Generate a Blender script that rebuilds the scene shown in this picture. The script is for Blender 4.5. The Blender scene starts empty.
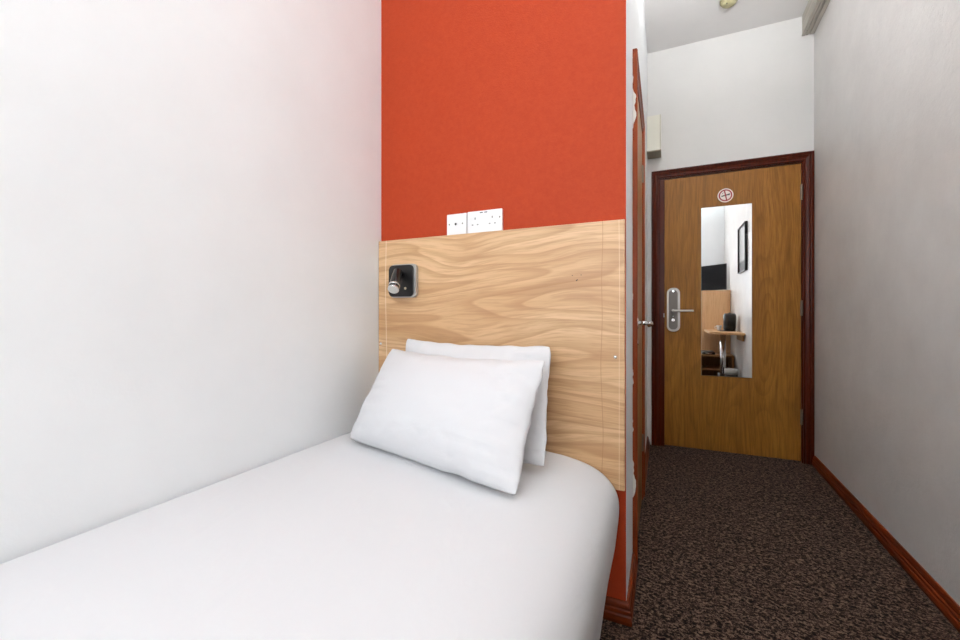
import bpy, bmesh, math, random
from mathutils import Vector, Matrix, noise
random.seed(4)
C = bpy.context.scene.collection
R = math.radians

# ------------------------------------------------------------------ helpers
def lin(c):
    return tuple(((v/255)/12.92 if v/255 <= .04045 else (((v/255)+.055)/1.055)**2.4) for v in c) + (1,)

def obj(name, bm, mat, parent=None, smooth=False, local=False):
    me = bpy.data.meshes.new(name)
    if parent is not None and not local:
        M = Matrix.LocRotScale(parent.location, parent.rotation_euler.to_quaternion(), None).inverted()
        p = parent.parent
        bm.transform(M)
    bmesh.ops.recalc_face_normals(bm, faces=bm.faces)
    bm.to_mesh(me); bm.free()
    o = bpy.data.objects.new(name, me); C.objects.link(o)
    if mat: me.materials.append(mat)
    if smooth:
        for f in me.polygons: f.use_smooth = True
    if parent is not None: o.parent = parent
    return o

def sub(name, bm, mat, part, smooth=False):
    """a sub-part: mesh in world coordinates under a part whose own transform is identity"""
    top = part.parent
    if top is not None:
        M = Matrix.LocRotScale(top.location, top.rotation_euler.to_quaternion(), None).inverted()
        bm.transform(M)
    o = obj(name, bm, mat, part, smooth, local=True)
    return o

def tag(o, label, cat, group=None, kind=None):
    o['label'] = label; o['category'] = cat
    if group: o['group'] = group
    if kind: o['kind'] = kind
    return o

def empty(name, loc, label, cat, rz=0, group=None, kind=None):
    o = bpy.data.objects.new(name, None); C.objects.link(o)
    o.location = loc; o.rotation_euler = (0, 0, rz); o.empty_display_size = .1
    return tag(o, label, cat, group, kind)

def box(bm, lo, hi, bev=0, seg=2):
    b = bmesh.new()
    bmesh.ops.create_cube(b, size=1)
    s = [hi[i]-lo[i] for i in range(3)]; c = [(hi[i]+lo[i])/2 for i in range(3)]
    bmesh.ops.scale(b, vec=s, verts=b.verts); bmesh.ops.translate(b, vec=c, verts=b.verts)
    if bev:
        bmesh.ops.bevel(b, geom=b.edges[:], offset=bev, segments=seg, profile=.5, affect='EDGES')
    merge(bm, b)
    return bm

def merge(bm, b, M=None):
    if M is not None: b.transform(M)
    vm = {v: bm.verts.new(v.co) for v in b.verts}
    for f in b.faces:
        try: bm.faces.new([vm[v] for v in f.verts])
        except ValueError: pass
    b.free()

def prism(bm, pts, z0, z1, bev=0):
    """footprint polygon in XY extruded up"""
    b = bmesh.new()
    lo = [b.verts.new((x, y, z0)) for x, y in pts]; hi = [b.verts.new((x, y, z1)) for x, y in pts]
    n = len(pts)
    b.faces.new(lo[::-1]); b.faces.new(hi)
    for i in range(n): b.faces.new((lo[i], lo[(i+1) % n], hi[(i+1) % n], hi[i]))
    if bev: bmesh.ops.bevel(b, geom=b.edges[:], offset=bev, segments=2, profile=.5, affect='EDGES')
    merge(bm, b)
    return bm

def tube(bm, p0, p1, r0, r1=None, n=24, cap=True, bev=0):
    r1 = r0 if r1 is None else r1
    p0, p1 = Vector(p0), Vector(p1); d = p1-p0
    b = bmesh.new()
    bmesh.ops.create_cone(b, cap_ends=cap, segments=n, radius1=r0, radius2=r1, depth=d.length)
    if bev:
        ed = [e for e in b.edges if all(len(f.verts) > 4 for f in e.link_faces) is False and any(len(f.verts) > 4 for f in e.link_faces)]
        bmesh.ops.bevel(b, geom=ed, offset=bev, segments=3, profile=.5, affect='EDGES')
    q = d.to_track_quat('Z', 'Y')
    merge(bm, b, Matrix.LocRotScale((p0+p1)/2, q, None))
    return bm

def lathe(bm, prof, center, axis='Z', n=32):
    rings = []
    for r, h in prof:
        ring = []
        for k in range(n):
            a = 2*math.pi*k/n
            if axis == 'Z': co = (center[0]+r*math.cos(a), center[1]+r*math.sin(a), center[2]+h)
            else: co = (center[0]+r*math.cos(a), center[1]+h, center[2]+r*math.sin(a))
            ring.append(bm.verts.new(co))
        rings.append(ring)
    for a, b in zip(rings, rings[1:]):
        for k in range(n): bm.faces.new((a[k], a[(k+1) % n], b[(k+1) % n], b[k]))
    if prof[0][0] > 1e-5: bm.faces.new(rings[0][::-1])
    if prof[-1][0] > 1e-5: bm.faces.new(rings[-1])
    bmesh.ops.remove_doubles(bm, verts=bm.verts, dist=1e-6)
    return bm

def rrect(cx, cz, w, h, r, n=6):
    pts = []
    for sx, sz, a0 in ((1, 1, 0), (-1, 1, 90), (-1, -1, 180), (1, -1, 270)):
        for k in range(n+1):
            a = R(a0+90*k/n)
            pts.append((cx+sx*(w/2-r)+r*math.cos(a), cz+sz*(h/2-r)+r*math.sin(a)))
    return pts

def slab_y(bm, pts, y0, y1, bev=0):
    """polygon in XZ extruded along y; y0 is the front (towards camera), its rim bevelled"""
    b = bmesh.new()
    fr = [b.verts.new((x, y0, z)) for x, z in pts]; bk = [b.verts.new((x, y1, z)) for x, z in pts]
    n = len(pts)
    f = b.faces.new(fr); b.faces.new(bk[::-1])
    for i in range(n): b.faces.new((fr[i], bk[i], bk[(i+1) % n], fr[(i+1) % n]))
    if bev: bmesh.ops.bevel(b, geom=list(f.edges), offset=bev, segments=3, profile=.5, affect='EDGES')
    merge(bm, b)
    return bm

def sweep_xy(bm, path, prof, side=1):
    """moulding along the foot of walls: prof = [(t, z)], t = distance from wall; mitred corners"""
    P = [Vector(p) for p in path]; N = []
    for i in range(len(P)):
        ds = []
        if i > 0: ds.append((P[i]-P[i-1]).normalized())
        if i < len(P)-1: ds.append((P[i+1]-P[i]).normalized())
        ns = [Vector((-d.y, d.x))*side for d in ds]
        m = sum(ns, Vector((0, 0))).normalized()
        N.append(m/m.dot(ns[0]))
    rings = [[bm.verts.new((P[i].x+N[i].x*t, P[i].y+N[i].y*t, z)) for t, z in prof] for i in range(len(P))]
    n = len(prof)
    for a, b in zip(rings, rings[1:]):
        for k in range(n): bm.faces.new((a[k], a[(k+1) % n], b[(k+1) % n], b[k]))
    bm.faces.new(rings[0]); bm.faces.new(rings[-1][::-1])
    return bm

def architrave(bm, a0, a1, top, prof, fn):
    """U-shaped mitred casing; prof = [(w, t)] w outward from the inner edge, t proud of the wall; fn maps (a, t, z) to a point"""
    paths = []
    for w, t in prof:
        paths.append([fn(a0-w, t, 0.002), fn(a0-w, t, top+w), fn(a1+w, t, top+w), fn(a1+w, t, 0.002)])
    vs = [[bm.verts.new(p) for p in path] for path in paths]
    n = len(prof)
    for k in range(n):
        A, B = vs[k], vs[(k+1) % n]
        for j in range(3): bm.faces.new((A[j], A[j+1], B[j+1], B[j]))
    bm.faces.new([v[0] for v in vs]); bm.faces.new([v[3] for v in vs][::-1])
    return bm

# ------------------------------------------------------------------ materials
class NT:
    def __init__(s, name):
        s.m = bpy.data.materials.new(name); s.m.use_nodes = True
        s.t = s.m.node_tree; s.b = s.t.nodes['Principled BSDF']
        s.o = s.t.nodes['Material Output']
        s.tc = s.n('ShaderNodeTexCoord')
    def n(s, typ, **kw):
        x = s.t.nodes.new(typ)
        for k, v in kw.items():
            if hasattr(x, k) and k not in x.inputs: setattr(x, k, v)
            else: x.inputs[k].default_value = v
        return x
    def l(s, a, b): s.t.links.new(a, b)
    def mapped(s, scale=(1, 1, 1), rot=(0, 0, 0), loc=(0, 0, 0), src='Object'):
        m = s.n('ShaderNodeMapping'); s.l(s.tc.outputs[src], m.inputs[0])
        m.inputs['Scale'].default_value = scale; m.inputs['Rotation'].default_value = rot; m.inputs['Location'].default_value = loc
        return m.outputs[0]
    def noise(s, vec, scale, detail=4, rough=.5, dist=0):
        x = s.n('ShaderNodeTexNoise', Scale=scale, Detail=detail, Roughness=rough, Distortion=dist)
        s.l(vec, x.inputs['Vector']); return x.outputs['Fac']
    def ramp(s, fac, stops, interp='LINEAR'):
        r = s.n('ShaderNodeValToRGB'); s.l(fac, r.inputs[0]); cr = r.color_ramp; cr.interpolation = interp
        while len(cr.elements) < len(stops): cr.elements.new(.5)
        for e, (p, c) in zip(cr.elements, stops): e.position = p; e.color = c
        return r.outputs[0]
    def mix(s, f, a, b, blend='MIX'):
        x = s.n('ShaderNodeMix', data_type='RGBA', blend_type=blend)
        for sock, v in ((x.inputs[0], f), (x.inputs[6], a), (x.inputs[7], b)):
            if isinstance(v, (int, float, tuple)): sock.default_value = v
            else: s.l(v, sock)
        return x.outputs[2]
    def math(s, op, a, b=0, c=0):
        x = s.n('ShaderNodeMath', operation=op)
        for sock, v in zip(x.inputs, (a, b, c)):
            if isinstance(v, (int, float)): sock.default_value = v
            else: s.l(v, sock)
        return x.outputs[0]
    def bump(s, h, strength=.2, dist=.01, chain=None):
        x = s.n('ShaderNodeBump', Strength=strength, Distance=dist); s.l(h, x.inputs['Height'])
        if chain is not None: s.l(chain, x.inputs['Normal'])
        s.l(x.outputs[0], s.b.inputs['Normal']); return x.outputs[0]
    def col(s, c):
        if isinstance(c, tuple): s.b.inputs['Base Color'].default_value = c
        else: s.l(c, s.b.inputs['Base Color'])

def plain(name, c, rough=.5, metal=0, **kw):
    m = NT(name); m.col(lin(c)); m.b.inputs['Roughness'].default_value = rough; m.b.inputs['Metallic'].default_value = metal
    for k, v in kw.items(): m.b.inputs[k].default_value = v
    return m.m

def paint(name, c, rough=.55, bump=.15, scale=160, var=.03, big=.3):
    m = NT(name); v = m.mapped()
    c = lin(c); d = tuple(x*(1-var*2) for x in c[:3])+(1,)
    m.col(m.ramp(m.noise(v, 2.2, 5, .6), [(.3, d), (.7, c)]))
    m.b.inputs['Roughness'].default_value = rough
    b1 = m.bump(m.noise(v, 4, 3, .5), big, .01)
    m.bump(m.noise(v, scale, 4, .6), bump, .002, b1)
    return m.m

def wall_rough():
    """right-hand corridor wall: old lumpy emulsion with scuffs"""
    m = NT('old_white_paint'); v = m.mapped()
    base = m.ramp(m.noise(v, 3, 6, .65), [(.3, lin((214, 209, 206))), (.7, lin((227, 223, 220)))])
    sp = m.ramp(m.noise(v, 55, 3, .5), [(.76, (0, 0, 0, 1)), (.79, (1, 1, 1, 1))])
    m.col(m.mix(m.math('MULTIPLY', sp, .35), base, lin((238, 236, 232))))
    m.b.inputs['Roughness'].default_value = .42
    b1 = m.bump(m.noise(v, 9, 5, .6), .45, .008)
    b2 = m.bump(m.noise(v, 90, 5, .65), .35, .003, b1)
    return m.m

def red_paint():
    m = NT('red_paint'); v = m.mapped()
    m.col(m.ramp(m.noise(v, 60, 5, .7), [(.3, lin((170, 58, 26))), (.7, lin((178, 65, 30)))]))
    m.b.inputs['Roughness'].default_value = .6; m.b.inputs['Specular IOR Level'].default_value = .2
    b = m.bump(m.noise(v, 170, 4, .6), .35, .002)
    return m.m

def headboard_wood():
    m = NT('pale_walnut_laminate')
    v = m.mapped((1, 1, 1))
    sep = m.n('ShaderNodeSeparateXYZ'); m.l(v, sep.inputs[0])
    warp = m.noise(m.mapped((1.1, 1, 2.4), loc=(5.2, 0, 1.1)), 1.5, 1, .4)
    warp2 = m.noise(m.mapped((2.4, 1, 9), loc=(1.2, 0, 4.1)), 1.5, 2, .4)
    z = m.math('ADD', sep.outputs[2], m.math('ADD', m.math('MULTIPLY', warp, .20), m.math('MULTIPLY', warp2, .022)))
    def field(xs, scale, det, rough):
        cb = m.n('ShaderNodeCombineXYZ'); m.l(m.math('MULTIPLY', sep.outputs[0], xs), cb.inputs[0]); m.l(z, cb.inputs[2])
        return m.noise(cb.outputs[0], scale, det, rough)
    broad = field(.10, 8, 2, .5)
    rings = m.math('FRACT', m.math('MULTIPLY', field(.105, 4.6, 1.5, .4), 19))
    veins = field(.07, 28, 3, .6)
    fine = field(.05, 110, 3, .65)
    pores = m.noise(m.mapped((7, 1, 420)), 1, 3, .6)
    c = m.ramp(broad, [(.34, lin((202, 160, 115))), (.50, lin((218, 178, 134))), (.66, lin((228, 193, 150)))])
    c = m.mix(m.math('MULTIPLY', m.ramp(veins, [(.38, (1, 1, 1, 1)), (.47, (0, 0, 0, 1))]), .45), c, lin((176, 130, 86)))
    c = m.mix(m.math('MULTIPLY', m.ramp(rings, [(0, (0, 0, 0, 1)), (.08, (1, 1, 1, 1)), (.45, (.25, .25, .25, 1)), (.9, (0, 0, 0, 1))]), .50), c, lin((166, 115, 70)))
    c = m.mix(m.math('MULTIPLY', m.ramp(fine, [(.40, (1, 1, 1, 1)), (.52, (0, 0, 0, 1))]), .42), c, lin((178, 133, 93)))
    c = m.mix(m.math('MULTIPLY', m.ramp(pores, [(.3, (1, 1, 1, 1)), (.5, (0, 0, 0, 1))]), .20), c, lin((160, 114, 75)))
    # pale and dark rubbed lines running down the panel near its ends
    def line(x0, wob, seed, w, colr, amt):
        nonlocal c
        nz = m.noise(m.mapped((0.01, .01, 1), loc=(0, 0, seed)), 2.2, 1, .4)
        xx = m.math('ABSOLUTE', m.math('SUBTRACT', sep.outputs[0], m.math('ADD', x0-wob/2, m.math('MULTIPLY', nz, wob))))
        f = m.math('MULTIPLY', m.math('LESS_THAN', xx, w), amt)
        c = m.mix(f, c, lin(colr))
    line(-1.058, .03, 3.1, .0014, (245, 225, 196), .75)
    line(-.19, .05, 7.7, .0011, (170, 120, 78), .6)
    line(-.137, .01, 9.7, .0010, (242, 215, 180), .5)
    m.col(c); m.b.inputs['Roughness'].default_value = .42
    m.bump(pores, .08, .001)
    return m.m

def door_wood(name, c0, c1, cd, axis='Z', rough=.4, figure=0):
    m = NT(name)
    warp = m.noise(m.mapped((2.2, 2.2, .8)), 1.7, 1, .4)
    sep = m.n('ShaderNodeSeparateXYZ'); m.l(m.mapped(), sep.outputs[0].node.inputs[0])
    x = m.math('ADD', m.math('ADD', sep.outputs[0], sep.outputs[1]), m.math('MULTIPLY', warp, .09))
    comb = m.n('ShaderNodeCombineXYZ'); m.l(x, comb.inputs[0]); m.l(m.math('MULTIPLY', sep.outputs[2], .04), comb.inputs[2])
    broad = m.noise(comb.outputs[0], 12, 3, .6)
    fine = m.noise(comb.outputs[0], 85, 4, .7)
    fg = m.n('ShaderNodeCombineXYZ'); m.l(m.math('ADD', sep.outputs[0], m.math('MULTIPLY', warp, .05)), fg.inputs[0]); m.l(m.math('MULTIPLY', sep.outputs[2], .13), fg.inputs[2])
    rings = m.math('FRACT', m.math('MULTIPLY', m.noise(fg.outputs[0], 5, 1, .4), 15))
    pores = m.noise(m.mapped((330, 330, 9)), 1, 3, .6)
    c = m.ramp(broad, [(.3, lin(c0)), (.7, lin(c1))])
    c = m.mix(m.math('MULTIPLY', m.ramp(fine, [(.38, (1, 1, 1, 1)), (.55, (0, 0, 0, 1))]), .45), c, lin(cd))
    c = m.mix(m.math('MULTIPLY', m.ramp(pores, [(.35, (1, 1, 1, 1)), (.52, (0, 0, 0, 1))]), .40), c, lin(cd))
    if figure: c = m.mix(m.math('MULTIPLY', m.ramp(rings, [(0, (0, 0, 0, 1)), (.1, (1, 1, 1, 1)), (.6, (0, 0, 0, 1))]), figure), c, lin(cd))
    m.col(c); m.b.inputs['Roughness'].default_value = rough
    m.b.inputs['Specular IOR Level'].default_value = .22
    m.bump(pores, .12, .001)
    return m.m

def mahogany(name='mahogany_varnish', splash=False, stretch=(60, 60, 1.5), c0=(48, 14, 5), c1=(86, 30, 10)):
    m = NT(name)
    g = m.noise(m.mapped(stretch), 1, 4, .65)
    c = m.ramp(g, [(.3, lin(c0)), (.7, lin(c1))])
    if splash:   # white emulsion brushed over the edge of the casing
        sep = m.n('ShaderNodeSeparateXYZ'); m.l(m.mapped(), sep.inputs[0])
        nz = m.noise(m.mapped((1, 1, 3.4), loc=(0, 0, 2.3)), 1.0, 4, .6)
        edge = m.math('ADD', .0005, m.math('MULTIPLY', m.math('SUBTRACT', nz, .53), .14))
        f = m.math('MULTIPLY', m.math('LESS_THAN', sep.outputs[0], edge), m.math('LESS_THAN', sep.outputs[1], .012))
        c = m.mix(f, c, lin((232, 228, 222)))
    m.col(c); m.b.inputs['Roughness'].default_value = .3; m.b.inputs['Specular IOR Level'].default_value = .14
    m.b.inputs['Coat Weight'].default_value = .03; m.b.inputs['Coat Roughness'].default_value = .12
    m.bump(g, .12, .002)
    return m.m

def carpet():
    m = NT('brown_flecked_carpet')
    warp = m.n('ShaderNodeTexNoise', Scale=30.0, Detail=3.0); m.l(m.mapped(), warp.inputs['Vector'])
    a = m.noise(m.mapped((75, 95, 60)), 1, 3, .7, .8)
    b = m.noise(m.mapped((230, 260, 160)), 1, 3, .7, .3)
    big = m.noise(m.mapped((1, 1, 1)), 2.5, 3, .5)
    h = m.math('ADD', m.math('MULTIPLY', a, .66), m.math('MULTIPLY', b, .34))
    c = m.ramp(h, [(.425, lin((10, 6, 5))), (.475, lin((31, 22, 19))), (.52, lin((69, 53, 45))), (.585, lin((118, 96, 81)))])
    c = m.mix(m.math('MULTIPLY', big, .2), c, lin((50, 36, 30)))
    m.col(c); m.b.inputs['Roughness'].default_value = .95
    m.b.inputs['Specular IOR Level'].default_value = .1
    m.bump(h, .8, .008)
    return m.m

def cloth(name, c=(236, 236, 239)):
    m = NT(name); v = m.mapped()
    m.col(lin(c)); m.b.inputs['Roughness'].default_value = .85
    m.b.inputs['Sheen Weight'].default_value = .15
    b1 = m.bump(m.noise(m.mapped((1, .55, 1)), 14, 4, .5, .6), .22, .01)
    m.bump(m.noise(v, 700, 2, .5), .08, .001, b1)
    return m.m

def beam_mat():
    m = NT('grey_worn_paint')
    g = m.noise(m.mapped((50, 1.6, 50)), 1, 4, .6)
    c = m.ramp(g, [(.35, lin((166, 159, 147))), (.65, lin((186, 180, 169)))])
    sp = m.noise(m.mapped((24, 9, 24), loc=(3.3, 1.2, 0)), 1, 4, .7)
    c = m.mix(m.ramp(sp, [(.66, (0, 0, 0, 1)), (.68, (1, 1, 1, 1))]), c, lin((92, 80, 66)))
    m.col(c); m.b.inputs['Roughness'].default_value = .6; m.bump(g, .3, .003)
    return m.m

M_WHITE = paint('white_emulsion', (240, 243, 245), .5, .12)
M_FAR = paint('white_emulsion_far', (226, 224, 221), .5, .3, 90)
M_CEIL = paint('ceiling_paint', (236, 233, 231), .6, .25, 70)
M_RIGHT = wall_rough()
M_RED = red_paint()
M_HEAD = headboard_wood()
M_DOOR = door_wood('oak_veneer', (139, 90, 32), (158, 107, 41), (96, 56, 13), figure=.30)
M_DOOR2 = door_wood('oak_veneer_side', (140, 100, 58), (158, 116, 68), (100, 66, 34))
M_MAH = mahogany()
M_MAH2 = mahogany('mahogany_with_paint_splashes', True, c0=(108, 42, 18), c1=(150, 68, 32))
M_SKIRT = mahogany('mahogany_skirting', stretch=(12, 2.0, 60), c0=(70, 25, 9), c1=(122, 50, 19))
M_CARPET = carpet()
M_SHEET = cloth('white_cotton', (217, 218, 221))
M_PILLOW = cloth('white_pillowcase', (217, 217, 220))
M_STEEL = plain('brushed_steel', (176, 172, 168), .38, 1)
M_STEELD = plain('satin_grey_metal', (118, 112, 107), .5, .7)
M_HINGE = plain('dull_hinge_metal', (132, 122, 110), .5, .8)
M_CHROME = plain('chrome', (225, 225, 226), .12, 1)
M_BLACK = plain('black_plastic', (16, 16, 17), .35)
M_GLOSSB = plain('gloss_black', (12, 12, 13), .12)
M_SOCKET = plain('white_plastic', (240, 240, 241), .3)
M_DARK = plain('dark_hole', (14, 13, 12), .6)
M_LENS = plain('frosted_lens', (205, 205, 202), .35)
M_SILVER = plain('silver_plastic', (188, 186, 184), .35, .6)
M_MIRROR = plain('mirror_silver', (246, 248, 248), .0, 1)
M_EDGE = plain('mirror_edge', (150, 160, 158), .2, .3)
M_CREAM = plain('cream_board', (230, 227, 214), .5)
M_BROWNB = plain('grey_brown_board', (152, 140, 118), .6)
M_BEAM = beam_mat()
M_DET = plain('aged_cream_plastic', (172, 165, 128), .5)
M_STICKW = plain('sticker_white', (236, 226, 218), .4)
M_STICKR = plain('sticker_red', (150, 32, 42), .4)
M_CAB = door_wood('pale_oak_cabinet', (218, 178, 134), (232, 196, 154), (196, 152, 108))
M_DESK = door_wood('oak_desk_laminate', (212, 168, 120), (226, 184, 136), (186, 138, 92))
M_SHELF = door_wood('brown_shelf_wood', (168, 124, 80), (186, 140, 94), (130, 92, 56))
M_SCREEN = plain('tv_screen', (8, 4, 6), .22, **{'Specular IOR Level': .12})
M_ART = None
M_PAPER = plain('white_paper', (235, 235, 232), .6)
M_GREYP = plain('grey_recess', (120, 116, 112), .6)
M_PLASTER = plain('brass_dot', (226, 214, 186), .3, .3)
M_UPVC = plain('window_white', (235, 235, 235), .35)

# ------------------------------------------------------------------ room numbers
XL, XC, YB, H = -1.098, -.1175, 1.393, 2.975
YR = -1.0
def WF(x): return 3.354+.0082*(x-.4)
def XCf(y): return XC-.0134*(y-YB)/1.96
XRn, XRf = .862, .8872           # right wall at the rear wall and at the far wall
XRm = .8487                      # right wall at y = 1.78
th = .12

def struct(name, bm, mat, label, cat):
    return tag(obj(name, bm, mat), label, cat, kind='structure')

# floor, ceiling
struct('floor', prism(bmesh.new(), [(XL-th, YR-th), (XRf+th, YR-th), (XRf+th, 3.6), (XL-th, 3.6)], -.06, 0), M_CARPET,
       'dark brown flecked carpet covering the whole floor', 'floor')
struct('ceiling', prism(bmesh.new(), [(XL-th, YR-th), (XRf+th, YR-th), (XRf+th, 3.6), (XL-th, 3.6)], H, H+.06), M_CEIL,
       'pale grey white ceiling above the corridor and bed', 'ceiling')
# walls
struct('wall_left', prism(bmesh.new(), [(XL-.0165, YR), (XL, YB+.02), (XL-th, YB+.02), (XL-th, YR)], 0, H), M_WHITE,
       'smooth bright white wall along the left side of the bed', 'wall')
struct('wall_headboard', prism(bmesh.new(), [(XL-th, YB), (XC-.0006, YB), (XC-.0006, YB+.06), (XL-th, YB+.06)], 0, H), M_RED,
       'orange red painted wall behind the headboard', 'wall')
OY0, OY1, OZ = 1.745, 2.345, 1.972     # opening of the side door in the corridor wall
bm = bmesh.new()
def cw(y0, y1, z0, z1):
    prism(bm, [(XCf(y0), y0), (XCf(y1), y1), (XCf(y1)-.1, y1), (XCf(y0)-.1, y0)], z0, z1)
cw(YB+.0006, OY0, 0, H); cw(OY1, WF(-.13)+.02, 0, H); cw(OY0, OY1, OZ, H)
struct('wall_corridor', bm, M_WHITE, 'narrow white wall on the left of the corridor holding the side door', 'wall')
DX0, DX1, DZ = -.045, .832, 2.012      # opening for the main door
bm = bmesh.new()
def fw(x0, x1, z0, z1):
    prism(bm, [(x0, WF(x0)), (x1, WF(x1)), (x1, WF(x1)+th), (x0, WF(x0)+th)], z0, z1)
fw(-.26, DX0, 0, H); fw(DX1, 1.0, 0, H); fw(DX0, DX1, DZ, H)
struct('wall_end', bm, M_FAR, 'white wall at the corridor end around the oak door', 'wall')
struct('wall_right', prism(bmesh.new(), [(XRn, YR), (XRm, 1.78), (XRf, WF(XRf)), (XRf+th, WF(XRf)), (XRf+th, YR)], 0, H), M_RIGHT,
       'lumpy off white wall on the right side of the corridor', 'wall')
# rear wall behind the camera; its window is added to let light in
WX0, WX1, WZ0, WZ1 = -.95, .30, .95, 2.45
bm = bmesh.new()
for lo, hi in (((XL-th, 0), (WX0, H)), ((WX1, 0), (XRn+th, H)), ((WX0, 0), (WX1, WZ0)), ((WX0, WZ1), (WX1, H))):
    box(bm, (lo[0], YR-th, lo[1]), (hi[0], YR, hi[1]))
struct('wall_rear', bm, M_WHITE, 'white wall with an added window, facing the corridor end', 'wall')
win = empty('added_window_1', ((WX0+WX1)/2, YR-.06, WZ0), 'white framed window added as a light source, out of view opposite the oak door', 'window', kind='structure')
bm = bmesh.new(); f = .055
box(bm, (WX0, YR-.09, WZ0), (WX0+f, YR-.03, WZ1)); box(bm, (WX1-f, YR-.09, WZ0), (WX1, YR-.03, WZ1))
box(bm, (WX0+f, YR-.09, WZ0), (WX1-f, YR-.03, WZ0+f)); box(bm, (WX0+f, YR-.09, WZ1-f), (WX1-f, YR-.03, WZ1))
mx = (WX0+WX1)/2; box(bm, (mx-.03, YR-.09, WZ0+f), (mx+.03, YR-.03, WZ1-f))
obj('window_frame', bm, M_UPVC, win)
g = NT('window_glass'); tr = g.n('ShaderNodeBsdfTransparent'); gl = g.n('ShaderNodeBsdfGlossy', Roughness=.02)
mxn = g.n('ShaderNodeMixShader'); mxn.inputs[0].default_value = .06
g.l(tr.outputs[0], mxn.inputs[1]); g.l(gl.outputs[0], mxn.inputs[2]); g.l(mxn.outputs[0], g.o.inputs[0])
for x0, x1 in ((WX0+f, mx-.03), (mx+.03, WX1-f)):
    obj('pane', box(bmesh.new(), (x0, YR-.063, WZ0+f), (x1, YR-.058, WZ1-f)), g.m, win)
obj('window_sill', box(bmesh.new(), (WX0-.03, YR-.03, WZ0-.03), (WX1+.03, YR+.05, WZ0-.001), .004), M_UPVC, win)

# skirting
PR = [(0, .001), (.017, .001), (.019, .012), (.018, .026), (.014, .031), (.0155, .035), (.0155, .043), (.012, .047), (.0125, .052), (.010, .060), (.005, .067), (0, .068)]
struct('baseboard_right', sweep_xy(bmesh.new(), [(XRf, 3.330), (XRm, 1.78), (XRn, YR+.002)], PR, -1), M_SKIRT,
       'brown varnished skirting along the right wall', 'skirting board')
struct('baseboard_headboard', sweep_xy(bmesh.new(), [(XL+.002, YB), (XC, YB), (XCf(1.688), 1.688)], PR, -1), M_SKIRT,
       'brown varnished skirting turning the corner below the headboard', 'skirting board')
struct('baseboard_corridor', sweep_xy(bmesh.new(), [(XCf(2.403), 2.403), (XCf(3.33), 3.33)], PR, -1), M_SKIRT,
       'short brown skirting between the side door and the oak door', 'skirting board')

# boxed beam in the corner between ceiling and right wall
bm = bmesh.new()
def brow(x): return WF(x)-.002
def bx_l(y): return (.818+(.0245)*(y-3.354))
y0 = .2
prism(bm, [(bx_l(y0)+.004, y0), (bx_l(3.35)+.004, 3.350), (XRf-.0012, 3.350), (XRm-.0012, 1.78), (XRm+.004, y0)], 2.846, H-.001)
for a, b in ((.0, .009), (.022, .026), (.044, .060)):   # planks of the underside stand a little proud of each other
    prism(bm, [(bx_l(y0)+a, y0), (bx_l(3.345)+a, 3.345), (bx_l(3.345)+b+.008, 3.345), (bx_l(y0)+b+.008, y0)], 2.838, 2.8465)
struct('trim_1', bm, M_BEAM, 'grey worn boxed beam in the corner of ceiling and right wall', 'beam')

# cream box high on the end wall, beside the corridor wall
b = empty('wall_box', (-.08, 3.35, 2.172), 'cream box with brown underside high on the wall left of the oak door', 'box')
obj('cover', box(bmesh.new(), (-.1285, 3.202, 2.178), (-.034, 3.3485, 2.431), .002), M_CREAM, b)
obj('base_panel', box(bmesh.new(), (-.1285, 3.200, 2.170), (-.034, 3.3485, 2.1775)), M_BROWNB, b)
obj('cover_strip', box(bmesh.new(), (-.041, 3.1985, 2.178), (-.038, 3.2015, 2.429)), M_BROWNB, b)

# smoke detector
sd = empty('smoke_detector', (.36, 2.98, H), 'small round cream smoke detector on the ceiling', 'smoke detector')
obj('base_ring', lathe(bmesh.new(), [(.052, -.001), (.052, -.012), (.047, -.016), (.047, -.001)][:3], (.36, 2.98, H)), M_DET, sd, True)
obj('sensor_cap', lathe(bmesh.new(), [(.044, -.016), (.042, -.026), (.032, -.036), (.018, -.040), (.0, -.040)], (.36, 2.98, H)), M_DET, sd, True)
bm = bmesh.new(); tube(bm, (.345, 2.955, H-.036), (.345, 2.955, H-.0405), .003, n=12); obj('indicator', bm, M_DARK, sd)

# ------------------------------------------------------------------ main door (end of corridor)
rz = math.atan(.0082)
door = empty('door_1', (0, WF(0), 0), 'oak veneer entrance door in a mahogany frame at the corridor end', 'door', rz, kind='structure')
def L(o, name, bm, mat, smooth=False): return obj(name, bm, mat, o, smooth, local=True)
AP = [(0, 0), (0, .010), (.004, .013), (.010, .013), (.013, .009), (.017, .010), (.028, .013), (.034, .018), (.038, .014), (.042, .015), (.046, .020), (.053, .020), (.056, .016), (.056, 0)]
bm = bmesh.new(); architrave(bm, DX0, .829, DZ, AP, lambda a, t, z: (a, -t-.0002, z)); L(door, 'architrave', bm, M_MAH)
bm = bmesh.new()
box(bm, (DX0, .0, .002), (-.014, .11, 2.001)); box(bm, (.8225, .0, .002), (.8318, .11, 2.001)); box(bm, (DX0, .0, 2.003), (.8318, .11, DZ-.0005))
box(bm, (-.014, .054, .002), (.0, .11, 2.0)); box(bm, (.808, .054, .002), (.8225, .11, 2.0))
L(door, 'door_lining', bm, M_MAH)
leaf = L(door, 'door_leaf', box(bmesh.new(), (-.0115, .006, .010), (.8195, .050, 2.000), .0015), M_DOOR)
for z in (1.807, 1.033, .306):
    bm = bmesh.new(); tube(bm, (.8215, -.0015, z-.052), (.8215, -.0015, z+.052), .0055, n=12)
    for k in range(4): tube(bm, (.8215, -.0015, z-.0315+k*.021), (.8215, -.0015, z-.0305+k*.021), .0062, n=12)
    box(bm, (.8145, .004, z-.05), (.8195, .0065, z+.05))
    L(door, 'hinge', bm, M_HINGE)
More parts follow.
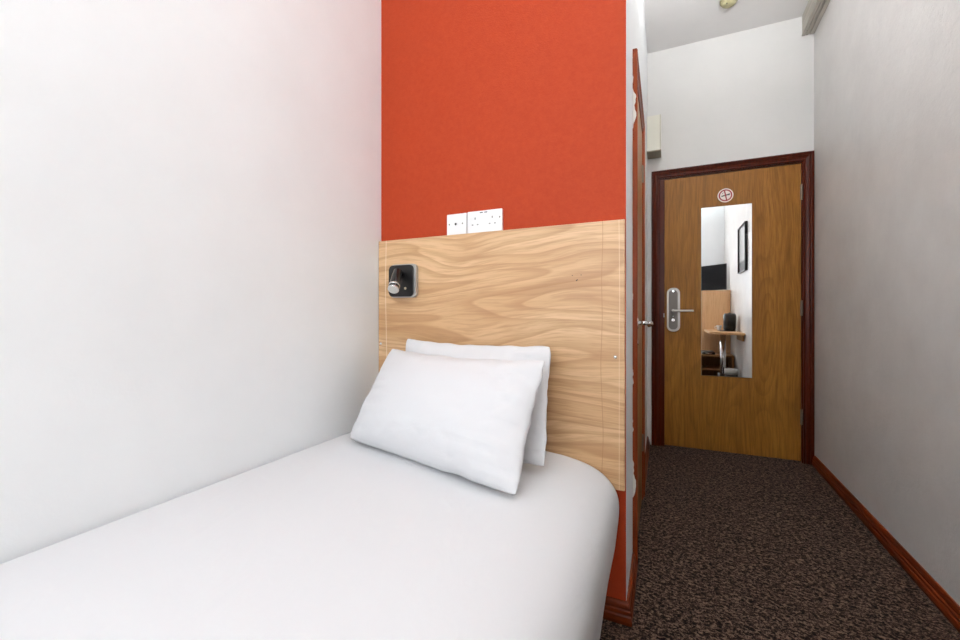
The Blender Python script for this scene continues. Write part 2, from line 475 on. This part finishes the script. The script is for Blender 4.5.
pl = L(door, 'handle_plate', slab_y(bmesh.new(), rrect(.049, 1.0245, .088, .325, .038, 8), -.006, .006, .004), M_STEEL, False)
o = obj('lock_cover', slab_y(bmesh.new(), rrect(.047, 1.0245, .060, .292, .026, 8), -.0115, -.0062, .003), M_STEELD, pl, local=True)
bm = bmesh.new(); tube(bm, (.047, -.0117, .948), (.047, -.014, .948), .011, n=20); tube(bm, (.047, -.0117, 1.160), (.047, -.0135, 1.160), .006, n=16)
obj('cylinder', bm, M_CHROME, pl, local=True)
bm = bmesh.new(); box(bm, (.0455, -.0152, .936), (.0485, -.0141, .956)); obj('keyhole', bm, M_DARK, pl, local=True)
bm = bmesh.new(); tube(bm, (.047, -.0117, .975), (.047, -.013, .975), .004, n=12); obj('indicator', bm, M_SOCKET, pl, local=True)
bm = bmesh.new(); tube(bm, (.047, -.0118, 1.017), (.047, -.058, 1.017), .011, n=20); box(bm, (.036, -.066, 1.0085), (.180, -.050, 1.0245), .0045, 3)
L(door, 'lever_handle', bm, M_STEEL, False)
bm = bmesh.new(); box(bm, (-.0185, -.002, .968), (-.0118, .008, .998), .001); L(door, 'latch', bm, M_STEEL)

# mirror on the door
mir = empty('mirror', (.385, 3.35, .549), 'tall narrow frameless mirror on the oak door', 'mirror')
my = 3.3565
def mq(bm, y0, y1, d=0):
    slab_y(bm, [(.230+d, .549+d), (.5415-d, .549+d), (.5415-d, 1.762-d), (.230+d, 1.762-d)], y0, y1)
bm = bmesh.new(); mq(bm, 3.3520, 3.3555); obj('backing', bm, M_EDGE, mir)
bm = bmesh.new(); mq(bm, 3.3500, 3.3518, .0015); obj('mirror_glass', bm, M_MIRROR, mir)

# no-smoking sticker
st = empty('no_smoking_sign', (.383, 3.356, 1.837), 'small round red and white no smoking sticker above the door mirror', 'sign')
bm = bmesh.new(); tube(bm, (.383, 3.3590, 1.837), (.383, 3.3570, 1.837), .049, n=40); obj('disc', bm, M_STICKW, st)
bm = bmesh.new(); ring = []
n = 48
for r in (.042, .0335):
    for y in (3.3568, 3.3560):
        ring.append([bm.verts.new((.383+r*math.cos(2*math.pi*k/n), y, 1.837+r*math.sin(2*math.pi*k/n))) for k in range(n)])
for a, b_ in ((0, 1), (1, 3), (3, 2), (2, 0)):
    for k in range(n): bm.faces.new((ring[a][k], ring[a][(k+1) % n], ring[b_][(k+1) % n], ring[b_][k]))
def bar(bm, p, q, w, y0, y1):
    p, q = Vector(p), Vector(q); d = (q-p).normalized(); nn = Vector((-d.y, d.x))*w/2
    slab_y(bm, [tuple(p+nn), tuple(p-nn), tuple(q-nn), tuple(q+nn)], y0, y1)
bar(bm, (.376, 1.875), (.391, 1.799), .008, 3.3560, 3.3567)
obj('ring', bm, M_STICKR, st)
bm = bmesh.new(); bar(bm, (.358, 1.832), (.410, 1.843), .008, 3.3566, 3.3569); bar(bm, (.399, 1.8405), (.411, 1.843), .0105, 3.3563, 3.3566)
bar(bm, (.362, 1.850), (.372, 1.857), .003, 3.3563, 3.3566)
obj('cigarette', bm, plain('sticker_black', (50, 46, 46), .4), st)

# ------------------------------------------------------------------ side door in the corridor wall
rz2 = math.atan(.0134/1.96)
d2 = empty('door_2', (XCf(1.69), 1.69, 0), 'narrow side door in a mahogany frame, seen edge on beside the headboard wall', 'door', rz2, kind='structure')
y1o = .71
bm = bmesh.new(); architrave(bm, .058, y1o-.058, 1.972, [(w*1.03, t*.9) for w, t in AP], lambda a, t, z: (t+.0003, a, z)); L(d2, 'architrave', bm, M_MAH2)
bm = bmesh.new()
box(bm, (-.09, .0565, .002), (.004, .070, 1.960)); box(bm, (-.09, y1o-.070, .002), (.004, y1o-.0565, 1.960)); box(bm, (-.09, .0565, 1.9605), (.004, y1o-.0565, 1.9715))
L(d2, 'door_lining', bm, M_MAH)
L(d2, 'door_leaf', box(bmesh.new(), (-.034, .072, .010), (.007, y1o-.072, 1.958), .002), M_DOOR2)
for z in (1.74, .31):
    bm = bmesh.new(); tube(bm, (.0105, y1o-.071, z-.045), (.0105, y1o-.071, z+.045), .0055, n=12)
    box(bm, (.0065, y1o-.088, z-.045), (.0085, y1o-.072, z+.045)); L(d2, 'hinge', bm, M_HINGE)
bm = bmesh.new(); hy = .165
tube(bm, (.0072, hy, .957), (.013, hy, .957), .024, n=28, bev=.002); tube(bm, (.013, hy, .957), (.052, hy, .957), .009, n=16)
pts = [(.052, hy-.006, .957), (.060, hy+.004, .957), (.063, hy+.03, .956), (.062, hy+.08, .952), (.058, hy+.115, .947), (.050, hy+.125, .944)]
for p, q in zip(pts, pts[1:]): tube(bm, p, q, .0085, n=14)
for p in pts[1:-1]:
    s = bmesh.new(); bmesh.ops.create_uvsphere(s, u_segments=14, v_segments=8, radius=.0085); merge(bm, s, Matrix.Translation(p))
L(d2, 'lever_handle', bm, M_CHROME, True)
bm = bmesh.new(); tube(bm, (.0072, hy, .875), (.0125, hy, .875), .012, n=20); L(d2, 'lock_knob', bm, M_CHROME, True)

# ------------------------------------------------------------------ headboard panel
hb = empty('headboard', (-.61, 1.373, .43), 'wide pale wood headboard panel with horizontal grain against the red wall', 'headboard')
panel = obj('panel', box(bmesh.new(), (XL+.0015, 1.373, .430), (-.1205, YB-.0005, 1.300), .0015), M_HEAD)
bmx = panel.data; panel.parent = hb; panel.matrix_parent_inverse = hb.matrix_world.inverted()
panel.location = (-hb.location[0], -hb.location[1], -hb.location[2])
for x in (-1.0, -.36): obj('batten', box(bmesh.new(), (x, 1.3775, .069), (x+.05, YB-.0005, .4295)), M_SHELF, hb)
for x, z in ((-.149, .858), (-1.085, .872)):
    bm = bmesh.new(); lathe(bm, [(.0, -.0030), (.004, -.0026), (.0062, -.0005), (.0062, 0)], (x, 1.373, z), 'Y', 16)
    obj('screw', bm, M_CHROME, hb, True)
for x, z, l in ((-.287, 1.126, .002), (-.272, 1.110, .006), (-.258, 1.127, .002)):
    bm = bmesh.new(); tube(bm, (x-l/2, 1.3729, z-l/3), (x+l/2, 1.3729, z+l/3), .0016, n=8); o = obj('drill_mark', bm, M_DARK, hb)

# reading lamp
rl = empty('reading_lamp', (-.975, 1.373, 1.128), 'small square black reading light with silver rim on the headboard', 'wall lamp')
cx, cz = -.966, 1.129
obj('back_plate', slab_y(bmesh.new(), rrect(cx+.003, cz, .128, .134, .019, 8), 1.356, 1.3725, .003), M_SILVER, rl)
fp = obj('front_plate', slab_y(bmesh.new(), rrect(cx-.002, cz, .116, .126, .017, 8), 1.349, 1.3558, .002), M_BLACK, rl)
bm = bmesh.new(); lathe(bm, [(.0, -.004), (.004, -.0035), (.0055, -.0005), (.0055, 0)], (-.945, 1.349, 1.098), 'Y', 16); obj('switch', bm, M_PLASTER, rl, True)
a = Vector((-.962, 1.320, 1.156)); e = Vector((-.943, 1.270, 1.093)); dd = (e-a).normalized()
bm = bmesh.new(); tube(bm, (-.964, 1.3488, 1.153), (-.963, 1.318, 1.153), .010, n=16); obj('swivel', bm, M_BLACK, rl, True)
bm = bmesh.new(); tube(bm, a-dd*.012, e, .0185, .0205, 32, bev=.003); lh = obj('lamp_head', bm, M_GLOSSB, rl, True)
bm = bmesh.new(); tube(bm, e-dd*.018, e-dd*.012, .0222, n=32); tube(bm, e+dd*.0003, e+dd*.006, .0218, n=32, bev=.001); obj('chrome_ring', bm, M_CHROME, rl, True)
bm = bmesh.new(); tube(bm, e+dd*.0062, e+dd*.0085, .0190, n=32); obj('lens', bm, M_LENS, rl)

# sockets above the headboard
def plate(x0, x1, name, label, cat):
    z0, z1 = 1.3005, (1.381 if x0 < -.7 else 1.3825)
    t = empty(name, ((x0+x1)/2, YB, z0), label, cat)
    obj('face_plate', slab_y(bmesh.new(), rrect((x0+x1)/2, (z0+z1)/2, x1-x0, z1-z0, .003, 3), 1.382, YB-.0004, .002), M_SOCKET, t)
    return t
t = plate(-.7745, -.6895, 'aerial_socket', 'single white aerial socket with one round hole, left of the double socket', 'socket')
bm = bmesh.new(); lathe(bm, [(.0, -.0010), (.0045, -.0010), (.0045, .0005)], (-.735, 1.382, 1.3415), 'Y', 20); obj('hole', bm, M_DARK, t)
bm = bmesh.new(); lathe(bm, [(.0045, .0005), (.0048, -.002), (.0075, -.002), (.008, .0005)], (-.735, 1.382, 1.3415), 'Y', 20); obj('collar', bm, M_SOCKET, t)
for x in (-.763, -.706):
    bm = bmesh.new(); tube(bm, (x, 1.3823, 1.342), (x, 1.3814, 1.342), .0028, n=12); obj('screw', bm, M_STEELD, t)
t = plate(-.686, -.5445, 'double_power_socket', 'white double power socket with two charging ports on the red wall', 'socket')
for x in (-.653, -.583):
    bm = bmesh.new()
    box(bm, (x-.0018, 1.3812, 1.351), (x+.0018, 1.3822, 1.3585)); box(bm, (x-.0135, 1.3812, 1.3295), (x-.0075, 1.3822, 1.333)); box(bm, (x+.0075, 1.3812, 1.3295), (x+.0135, 1.3822, 1.333))
    obj('pin_holes', bm, M_GREYP, t)
for x in (-.671, -.562):
    bm = bmesh.new(); box(bm, (x-.006, 1.3795, 1.356), (x+.006, 1.3825, 1.374), .001)
    sw = obj('rocker_switch', bm, M_SOCKET, t)
for x in (-.627, -.609):
    bm = bmesh.new(); box(bm, (x-.006, 1.3812, 1.3735), (x+.006, 1.3822, 1.3765)); obj('charging_port', bm, M_DARK, t)
bm = bmesh.new(); tube(bm, (-.5535, 1.3823, 1.352), (-.5535, 1.3814, 1.352), .0028, n=12); obj('screw', bm, M_STEELD, t)

# ------------------------------------------------------------------ bed
bed = empty('bed', (-.62, .37, 0), 'single bed under a plain white cover beside the white wall', 'bed')
obj('bed_base', box(bmesh.new(), (-1.085, -.60, .03), (-.20, 1.350, .28), .01), plain('grey_divan', (120, 118, 118), .9), bed)
obj('mattress', box(bmesh.new(), (-1.085, -.60, .285), (-.19, 1.350, .500), .04, 4), M_SHEET, bed)
prof = [(-1.0965, .30), (-1.0965, .44), (-1.0955, .525), (-1.089, .5475), (-1.05, .5545), (-.95, .5560), (-.85, .5565), (-.74, .5560), (-.62, .5535), (-.50, .5485), (-.42, .5450), (-.35, .5405),
        (-.29, .533), (-.24, .5215), (-.195, .502), (-.165, .477), (-.146, .448), (-.1375, .415), (-.1375, .370), (-.143, .32), (-.150, .26), (-.160, .20), (-.172, .13), (-.182, .07), (-.190, .012)]
def catmull(P, n):
    out = []
    for i in range(len(P)-1):
        p0, p1, p2, p3 = P[max(i-1, 0)], P[i], P[i+1], P[min(i+2, len(P)-1)]
        for k in range(n):
            t = k/n
            out.append(tuple(.5*((2*p1[j])+(-p0[j]+p2[j])*t+(2*p0[j]-5*p1[j]+4*p2[j]-p3[j])*t*t+(-p0[j]+3*p1[j]-3*p2[j]+p3[j])*t**3) for j in (0, 1)))
    out.append(P[-1]); return out
prof = catmull(prof, 4)
ys = [-.635+i*(1.366+.635)/150 for i in range(151)]
bm = bmesh.new(); grid = []
for y in ys:
    row = []
    eh = max(0, (y-1.30)/.066); ef = max(0, (-.57-y)/.065)
    e = max(eh**2*.02, (1-math.sqrt(max(0, 1-min(ef, 1)**2)))*.06)
    for i, (x, z) in enumerate(prof):
        hang = max(0, min(1, (.47-z)/.4)) if x > -.5 else 0
        top = 1-hang
        wr = noise.noise(Vector((x*5, y*3, 0)))*.003+noise.noise(Vector((x*14, y*6+3, 4)))*.0012
        fx = hang*(.011*math.sin(y*11+1.3*noise.noise(Vector((0, y*2, 9)))*3)*hang + .007*noise.noise(Vector((z*2, y*9, 2))))
        if y > 1.25: fx *= max(0, (1.366-y)/.116)
        edge = max(0, min(1, (x+1.09)/.08))
        row.append(bm.verts.new((x+fx, y, z+wr*top*edge-e*(1 if z > .3 else z/.3)*(1 if x > -1.09 else .3))))
    grid.append(row)
for a_, b_ in zip(grid, grid[1:]):
    for k in range(len(prof)-1): bm.faces.new((a_[k], a_[k+1], b_[k+1], b_[k]))
# head and foot ends hang straight down
for row, yy in ((grid[-1], 1.3685), (grid[0], -.645)):
    low = [bm.verts.new((min(v.co.x, -.21-.12*max(0, v.co.z-.3)), yy, .02)) for v in row]
    for k in range(len(row)-1):
        if row[k].co.z > .021: bm.faces.new((row[k], row[k+1], low[k+1], low[k]))
bmesh.ops.remove_doubles(bm, verts=bm.verts, dist=1e-5)
obj('bed_cover', bm, M_SHEET, bed, True)

def pillow(name, BL, BR, TR, TL, tf, tb, label, seed, sag=.02):
    """corner points of the seam line; tf / tb bulge to the front / back"""
    BL, BR, TR, TL = map(Vector, (BL, BR, TR, TL))
    nrm = ((BR-BL).cross(TL-BL)).normalized()      # front side faces the camera (-y)
    if nrm.y > 0: nrm = -nrm
    n, m_ = 64, 40
    cen = (BL+BR+TR+TL)/4
    def pos(i, j, s):
        u = -1+2*i/n; v = -1+2*j/m_
        u = math.copysign(1-(1-abs(u))**1.25, u); v = math.copysign(1-(1-abs(v))**1.25, v)
        # seam edges bow inwards between the corners
        uu = u*(1-.028*(1-v*v)); vv = v*(1-.06*(1-u*u)*(1 if v > 0 else .35))
        a_, b_ = (uu+1)/2, (vv+1)/2
        p = BL*(1-a_)*(1-b_)+BR*a_*(1-b_)+TR*a_*b_+TL*(1-a_)*b_
        h = (max(0, 1-abs(u)**2.6)**.62)*(max(0, 1-abs(v)**2.4)**.62)
        h *= 1-.12*v
        # creases running in from the seam and corners
        ed = max(abs(u), abs(v))
        fold = .009*noise.noise(Vector((u*1.2+seed, v*9, seed)))*max(0, abs(u)-.45)/.55 + .009*noise.noise(Vector((u*9, v*1.2, seed+5)))*max(0, abs(v)-.5)/.5
        fold += .004*noise.noise(Vector((u*2.5, v*2.5, seed+8)))
        t = (tf if s > 0 else -tb)*h
        rg = noise.noise(Vector((u*2.3+seed*2, v*5.5, seed+20)))
        fold -= .010*(1-min(1, abs(rg)*7))*max(0, u-.25)/.75 + .006*(1-min(1, abs(noise.noise(Vector((u*7, v*2.4+seed, seed+30))))*7))*max(0, -v-.35)/.65
        w = 1-max(abs(u), abs(v))**6
        p = p+nrm*(t+fold*w*(1 if s > 0 else .6))
        p.z -= sag*(1-u*u)*max(0, v)*.35
        rim = .006*noise.noise(Vector((u*5+seed, v*5, 1.7)))
        p += (p-cen).normalized()*rim*(ed**4)
        p += (cen-p)*.026*(abs(u)*abs(v))**9
        return p
    bm = bmesh.new()
    F = [[bm.verts.new(pos(i, j, 1)) for j in range(m_+1)] for i in range(n+1)]
    B = [[F[i][j] if i in (0, n) or j in (0, m_) else bm.verts.new(pos(i, j, -1)) for j in range(m_+1)] for i in range(n+1)]
    for i in range(n):
        for j in range(m_):
            bm.faces.new((F[i][j], F[i+1][j], F[i+1][j+1], F[i][j+1]))
            try: bm.faces.new((B[i][j], B[i][j+1], B[i+1][j+1], B[i+1][j]))
            except ValueError: pass
    o = obj(name, bm, M_PILLOW, None, True)
    o.data.transform(Matrix.Translation(-cen)); o.location = cen
    return tag(o, label, 'pillow', 'pillows at the head of the bed')
pillow('pillow', (-1.0, 1.085, .566), (-.325, .928, .555), (-.318, 1.165, .862), (-.965, 1.285, .866), .085, .045,
       'white pillow in front, lying against the other one', 2.2)
pillow('pillow', (-.93, 1.225, .570), (-.303, 1.108, .566), (-.333, 1.290, .896), (-.925, 1.330, .902), .045, .045,
       'white pillow behind, leaning on the wood headboard', 6.1, .012)

# ------------------------------------------------------------------ furniture behind the camera, seen in the door mirror
cab = empty('cabinet', (.67, -.58, 0), 'pale oak cabinet below the television, seen in the mirror', 'cabinet')
bm = bmesh.new(); box(bm, (.474, -.96, .0), (.500, -.205, 1.335), .001); box(bm, (.834, -.96, .0), (.852, -.205, 1.335), .001)
box(bm, (.5005, -.96, 1.313), (.8335, -.205, 1.335), .001); box(bm, (.5005, -.96, .0), (.8335, -.94, 1.3125)); box(bm, (.5005, -.94, .05), (.8335, -.22, .07))
obj('body', bm, M_CAB, cab)
dr = obj('door', box(bmesh.new(), (.502, -.222, .075), (.832, -.204, 1.311), .001), M_CAB, cab)
ang = math.atan2(.42, .42)
tv = empty('television', (.62, -.61, 1.34), 'black flat television above the oak cabinet, seen in the mirror', 'television', ang)
L(tv, 'casing', box(bmesh.new(), (-.295, -.0, .012), (.295, .018, .405), .003), M_GLOSSB)
L(tv, 'back_cover', box(bmesh.new(), (-.22, -.03, .06), (.22, -.0005, .33), .008), M_BLACK)
L(tv, 'screen', box(bmesh.new(), (-.283, .0183, .026), (.283, .0195, .393)), M_SCREEN)
bm = bmesh.new(); box(bm, (-.05, -.03, -.004), (.05, .03, .0), .001); box(bm, (-.02, .002, 0), (.02, .012, .0118)); L(tv, 'stand', bm, M_BLACK)
# picture
art = NT('grey_print'); sx = art.n('ShaderNodeSeparateXYZ'); art.l(art.mapped(), sx.inputs[0])
cc = art.ramp(art.math('ADD', sx.outputs[2], art.math('MULTIPLY', art.noise(art.mapped(), 7, 4, .6), .05)), [(.14, lin((150, 150, 152))), (.17, lin((224, 224, 224)))])
art.col(cc); art.b.inputs['Roughness'].default_value = .15
pf = empty('picture_frame', (XRm, .90, 1.50), 'black framed pale print on the right wall, seen in the mirror', 'picture')
def wx(y): return XRm+(XRn-XRm)*(1.78-y)/2.78
py0, py1, pz0, pz1 = .66, 1.17, 1.495, 2.06; px = .851
bm = bmesh.new(); ft = .009
for lo, hi in (((px-.03, py0, pz0), (px, py0+ft, pz1)), ((px-.03, py1-ft, pz0), (px, py1, pz1)), ((px-.03, py0+ft, pz0), (px, py1-ft, pz0+ft)), ((px-.03, py0+ft, pz1-ft), (px, py1-ft, pz1))): box(bm, lo, hi)
obj('frame', bm, M_BLACK, pf)
obj('print', box(bmesh.new(), (px-.012, py0+ft, pz0+ft), (px-.004, py1-ft, pz1-ft)), art.m, pf)
# desk
dk = empty('desk', (.7, .4, 0), 'narrow oak wall desk on one chrome leg, seen in the mirror', 'desk')
obj('desk_top', prism(bmesh.new(), [(.515, -.19), (.500, .70), (.512, .745), (.545, .775), (.8500, 1.04), (.8555, -.19)], .732, .760, .002), M_DESK, dk)
bm = bmesh.new(); tube(bm, (.685, .44, .012), (.685, .44, .7315), .034, n=32); obj('leg', bm, M_CHROME, dk, True)
bm = bmesh.new(); lathe(bm, [(.075, .001), (.075, .006), (.05, .012), (.0, .012)], (.685, .44, 0)); obj('foot_plate', bm, M_CHROME, dk, True)
bm = bmesh.new(); box(bm, (.826, .55, .66), (.846, .98, .7315), .002)
obj('wall_bracket', bm, M_SHELF, dk)
# kettle and tray on the desk
kx, ky = .762, .44
kt = empty('kettle', (kx, ky, .768), 'black jug kettle standing on the desk tray, seen in the mirror', 'kettle')
obj('power_base', lathe(bmesh.new(), [(.068, .0075), (.070, .018), (.06, .022)], (kx, ky, .761)), M_BLACK, kt, True)
obj('body', lathe(bmesh.new(), [(.070, .0225), (.074, .04), (.075, .12), (.074, .20), (.068, .222)], (kx, ky, .761)), M_GLOSSB, kt, True)
obj('lid', lathe(bmesh.new(), [(.066, .2225), (.060, .232), (.014, .236), (.012, .243), (.0, .244)], (kx, ky, .761)), M_BLACK, kt, True)
bm = bmesh.new(); pts = [(kx-.01, ky-.068, .96), (kx-.01, ky-.10, .955), (kx-.01, ky-.11, .88), (kx-.01, ky-.10, .81), (kx-.01, ky-.074, .79)]
for p, q in zip(pts, pts[1:]): tube(bm, p, q, .008, n=10)
obj('handle', bm, M_BLACK, kt, True)
tray = obj('tray', bm := box(bmesh.new(), (.640, .20, .7605), (.835, .54, .7675), .003), M_BLACK)
tag(tray, 'flat black tray under the kettle on the desk', 'tray')
cup = empty('cup', (.662, .235, .768), 'small white cup left of the black kettle', 'cup')
obj('body', lathe(bmesh.new(), [(.020, .0005), (.022, .004), (.032, .05), (.034, .062), (.031, .062), (.029, .05), (.019, .006), (.0, .005)], (.662, .235, .768)), M_SOCKET, cup, True)
bm = bmesh.new(); pts = [(.631, .235, .816), (.613, .235, .813), (.611, .235, .791), (.636, .235, .784)]
for p, q in zip(pts, pts[1:]): tube(bm, p, q, .003, n=8)
obj('handle', bm, M_SOCKET, cup, True)
bm = bmesh.new(); b2 = box(bmesh.new(), (0, -.03, 0), (.003, .04, .20)); merge(bm, b2, Matrix.Translation((.815, .59, .7610)) @ Matrix.Rotation(R(4), 4, 'Y'))  # thin white card in place of a bright reflection on the wall
tag(obj('reflection_card', bm, M_PAPER), 'white card standing in for a bright reflection on the wall by the kettle', 'reflection_card')
# low shelf unit under the desk
sh = empty('shelf_unit', (.66, .05, 0), 'low brown open shelf unit under the desk, seen in the mirror', 'shelf unit')
for x in (.43, .815): obj('side_panel', box(bmesh.new(), (x, -.17, .0), (x+.022, .24, .42), .001), M_SHELF, sh)
for z in (.03, .205, .395): obj('shelf', box(bmesh.new(), (.4525, -.17, z), (.8145, .24, z+.022), .001), M_SHELF, sh)
obj('back_panel', box(bmesh.new(), (.4525, -.185, .0), (.8145, -.171, .42)), M_SHELF, sh)
bt = empty('luggage_bag', (.63, .04, .42), 'flat black bag lying on top of the low shelf unit', 'bag')
obj('body', box(bmesh.new(), (.46, -.12, .4215), (.62, .20, .452), .008), M_BLACK, bt, True)
bm = bmesh.new(); tube(bm, (.50, .2005, .436), (.58, .2005, .436), .004, n=10); obj('handle', bm, M_STEEL, bt, True)
# bin and bottle on the floor
bn = empty('waste_bin', (.757, .63, 0), 'dark grey waste bin with white liner by the right wall', 'bin')
obj('body', lathe(bmesh.new(), [(.060, .001), (.063, .003), (.075, .27), (.072, .27), (.06, .006), (.0, .005)], (.757, .63, 0)), M_BLACK, bn, True)
obj('liner', lathe(bmesh.new(), [(.0755, .22), (.0775, .275), (.073, .284), (.069, .275), (.066, .22)], (.757, .63, 0)), M_PAPER, bn, True)
bo = empty('bottle', (.62, .62, 0), 'small white bottle on the floor beside the chrome desk leg', 'bottle')
obj('body', lathe(bmesh.new(), [(.020, .001), (.022, .004), (.022, .16), (.011, .185), (.011, .195), (.0, .195)], (.62, .62, 0), n=20), M_SOCKET, bo, True)
obj('cap', lathe(bmesh.new(), [(.0125, .1955), (.0125, .225), (.0, .225)], (.62, .62, 0), n=20), M_SOCKET, bo, True)

# ------------------------------------------------------------------ two unseen uplighters, added to light room and corridor off the ceiling
def add_fill_uplighter(x, y, z, r, mat, label):
    """added fill uplighter: an opaque white bowl with a glowing top, on three wires"""
    cl = empty('fill_uplighter', (x, y, H), label, 'added fill lamp', group='added bowl uplighters')
    obj('ceiling_rose', lathe(bmesh.new(), [(.05, -.001), (.05, -.015), (.02, -.035), (.0, -.036)], (x, y, H)), M_SOCKET, cl, True)
    for k in range(3):
        a = R(120*k+30)
        bm = bmesh.new(); tube(bm, (x+.01*math.cos(a), y+.01*math.sin(a), H-.034), (x+r*.985*math.cos(a), y+r*.985*math.sin(a), z), .0012, n=8); obj('wire', bm, M_STEEL, cl, True)
    obj('bowl', lathe(bmesh.new(), [(r-.006, -.004), (r-.006, .002), (r, .002), (r*.97, -.02), (r*.8, -.055), (r*.45, -.082), (.0, -.09)], (x, y, z), n=40), M_SOCKET, cl, True)
    bm = bmesh.new(); tube(bm, (x, y, z-.012), (x, y, z-.002), r-.007, n=40); obj('diffuser', bm, mat, cl)
def emat(name, c, e):
    em = NT(name); em.b.inputs['Base Color'].default_value = (.9, .9, .9, 1)
    em.b.inputs['Emission Color'].default_value = lin(c); em.b.inputs['Emission Strength'].default_value = e
    return em.m
add_fill_uplighter(.06, -.05, 2.45, .18, emat('room_fill_glow', (243, 253, 255), 74), 'larger white bowl uplighter added as fill light, out of view in mid room')
add_fill_uplighter(.33, 1.60, 2.45, .16, emat('corridor_fill_glow', (251, 253, 255), 222), 'smaller white bowl uplighter added as fill light, out of view over the corridor start')

# sky background and window fill
w = bpy.data.worlds.new('World'); bpy.context.scene.world = w; w.use_nodes = True
bg = w.node_tree.nodes['Background']; bg.inputs[0].default_value = (.86, .93, 1, 1); bg.inputs[1].default_value = 1.0
ld = bpy.data.lights.new('daylight_fill', 'AREA'); ld.shape = 'RECTANGLE'; ld.size = WX1-WX0; ld.size_y = WZ1-WZ0; ld.energy = 42; ld.color = (.93, .97, 1)  # area lamp added as fill outside the added window
lo = bpy.data.objects.new('daylight_fill', ld); C.objects.link(lo); lo.location = ((WX0+WX1)/2, YR-.16, (WZ0+WZ1)/2); lo.rotation_euler = (R(90), 0, 0)
lo['kind'] = 'helper'

# ------------------------------------------------------------------ camera
cd = bpy.data.cameras.new('camera'); cam = bpy.data.objects.new('camera', cd); C.objects.link(cam)
cam.location = (0, 0, 1.0); cam.rotation_euler = (R(90), 0, R(24.6035))
cd.sensor_width = 36; cd.sensor_fit = 'HORIZONTAL'; cd.lens = 36*406.67/960; cd.shift_y = -7/960; cd.clip_start = .02
s = bpy.context.scene; s.camera = cam
s.view_settings.view_transform = 'Standard'; s.view_settings.look = 'None'; s.view_settings.gamma = 1; s.view_settings.use_curve_mapping = False
s.view_settings.exposure = -0.14
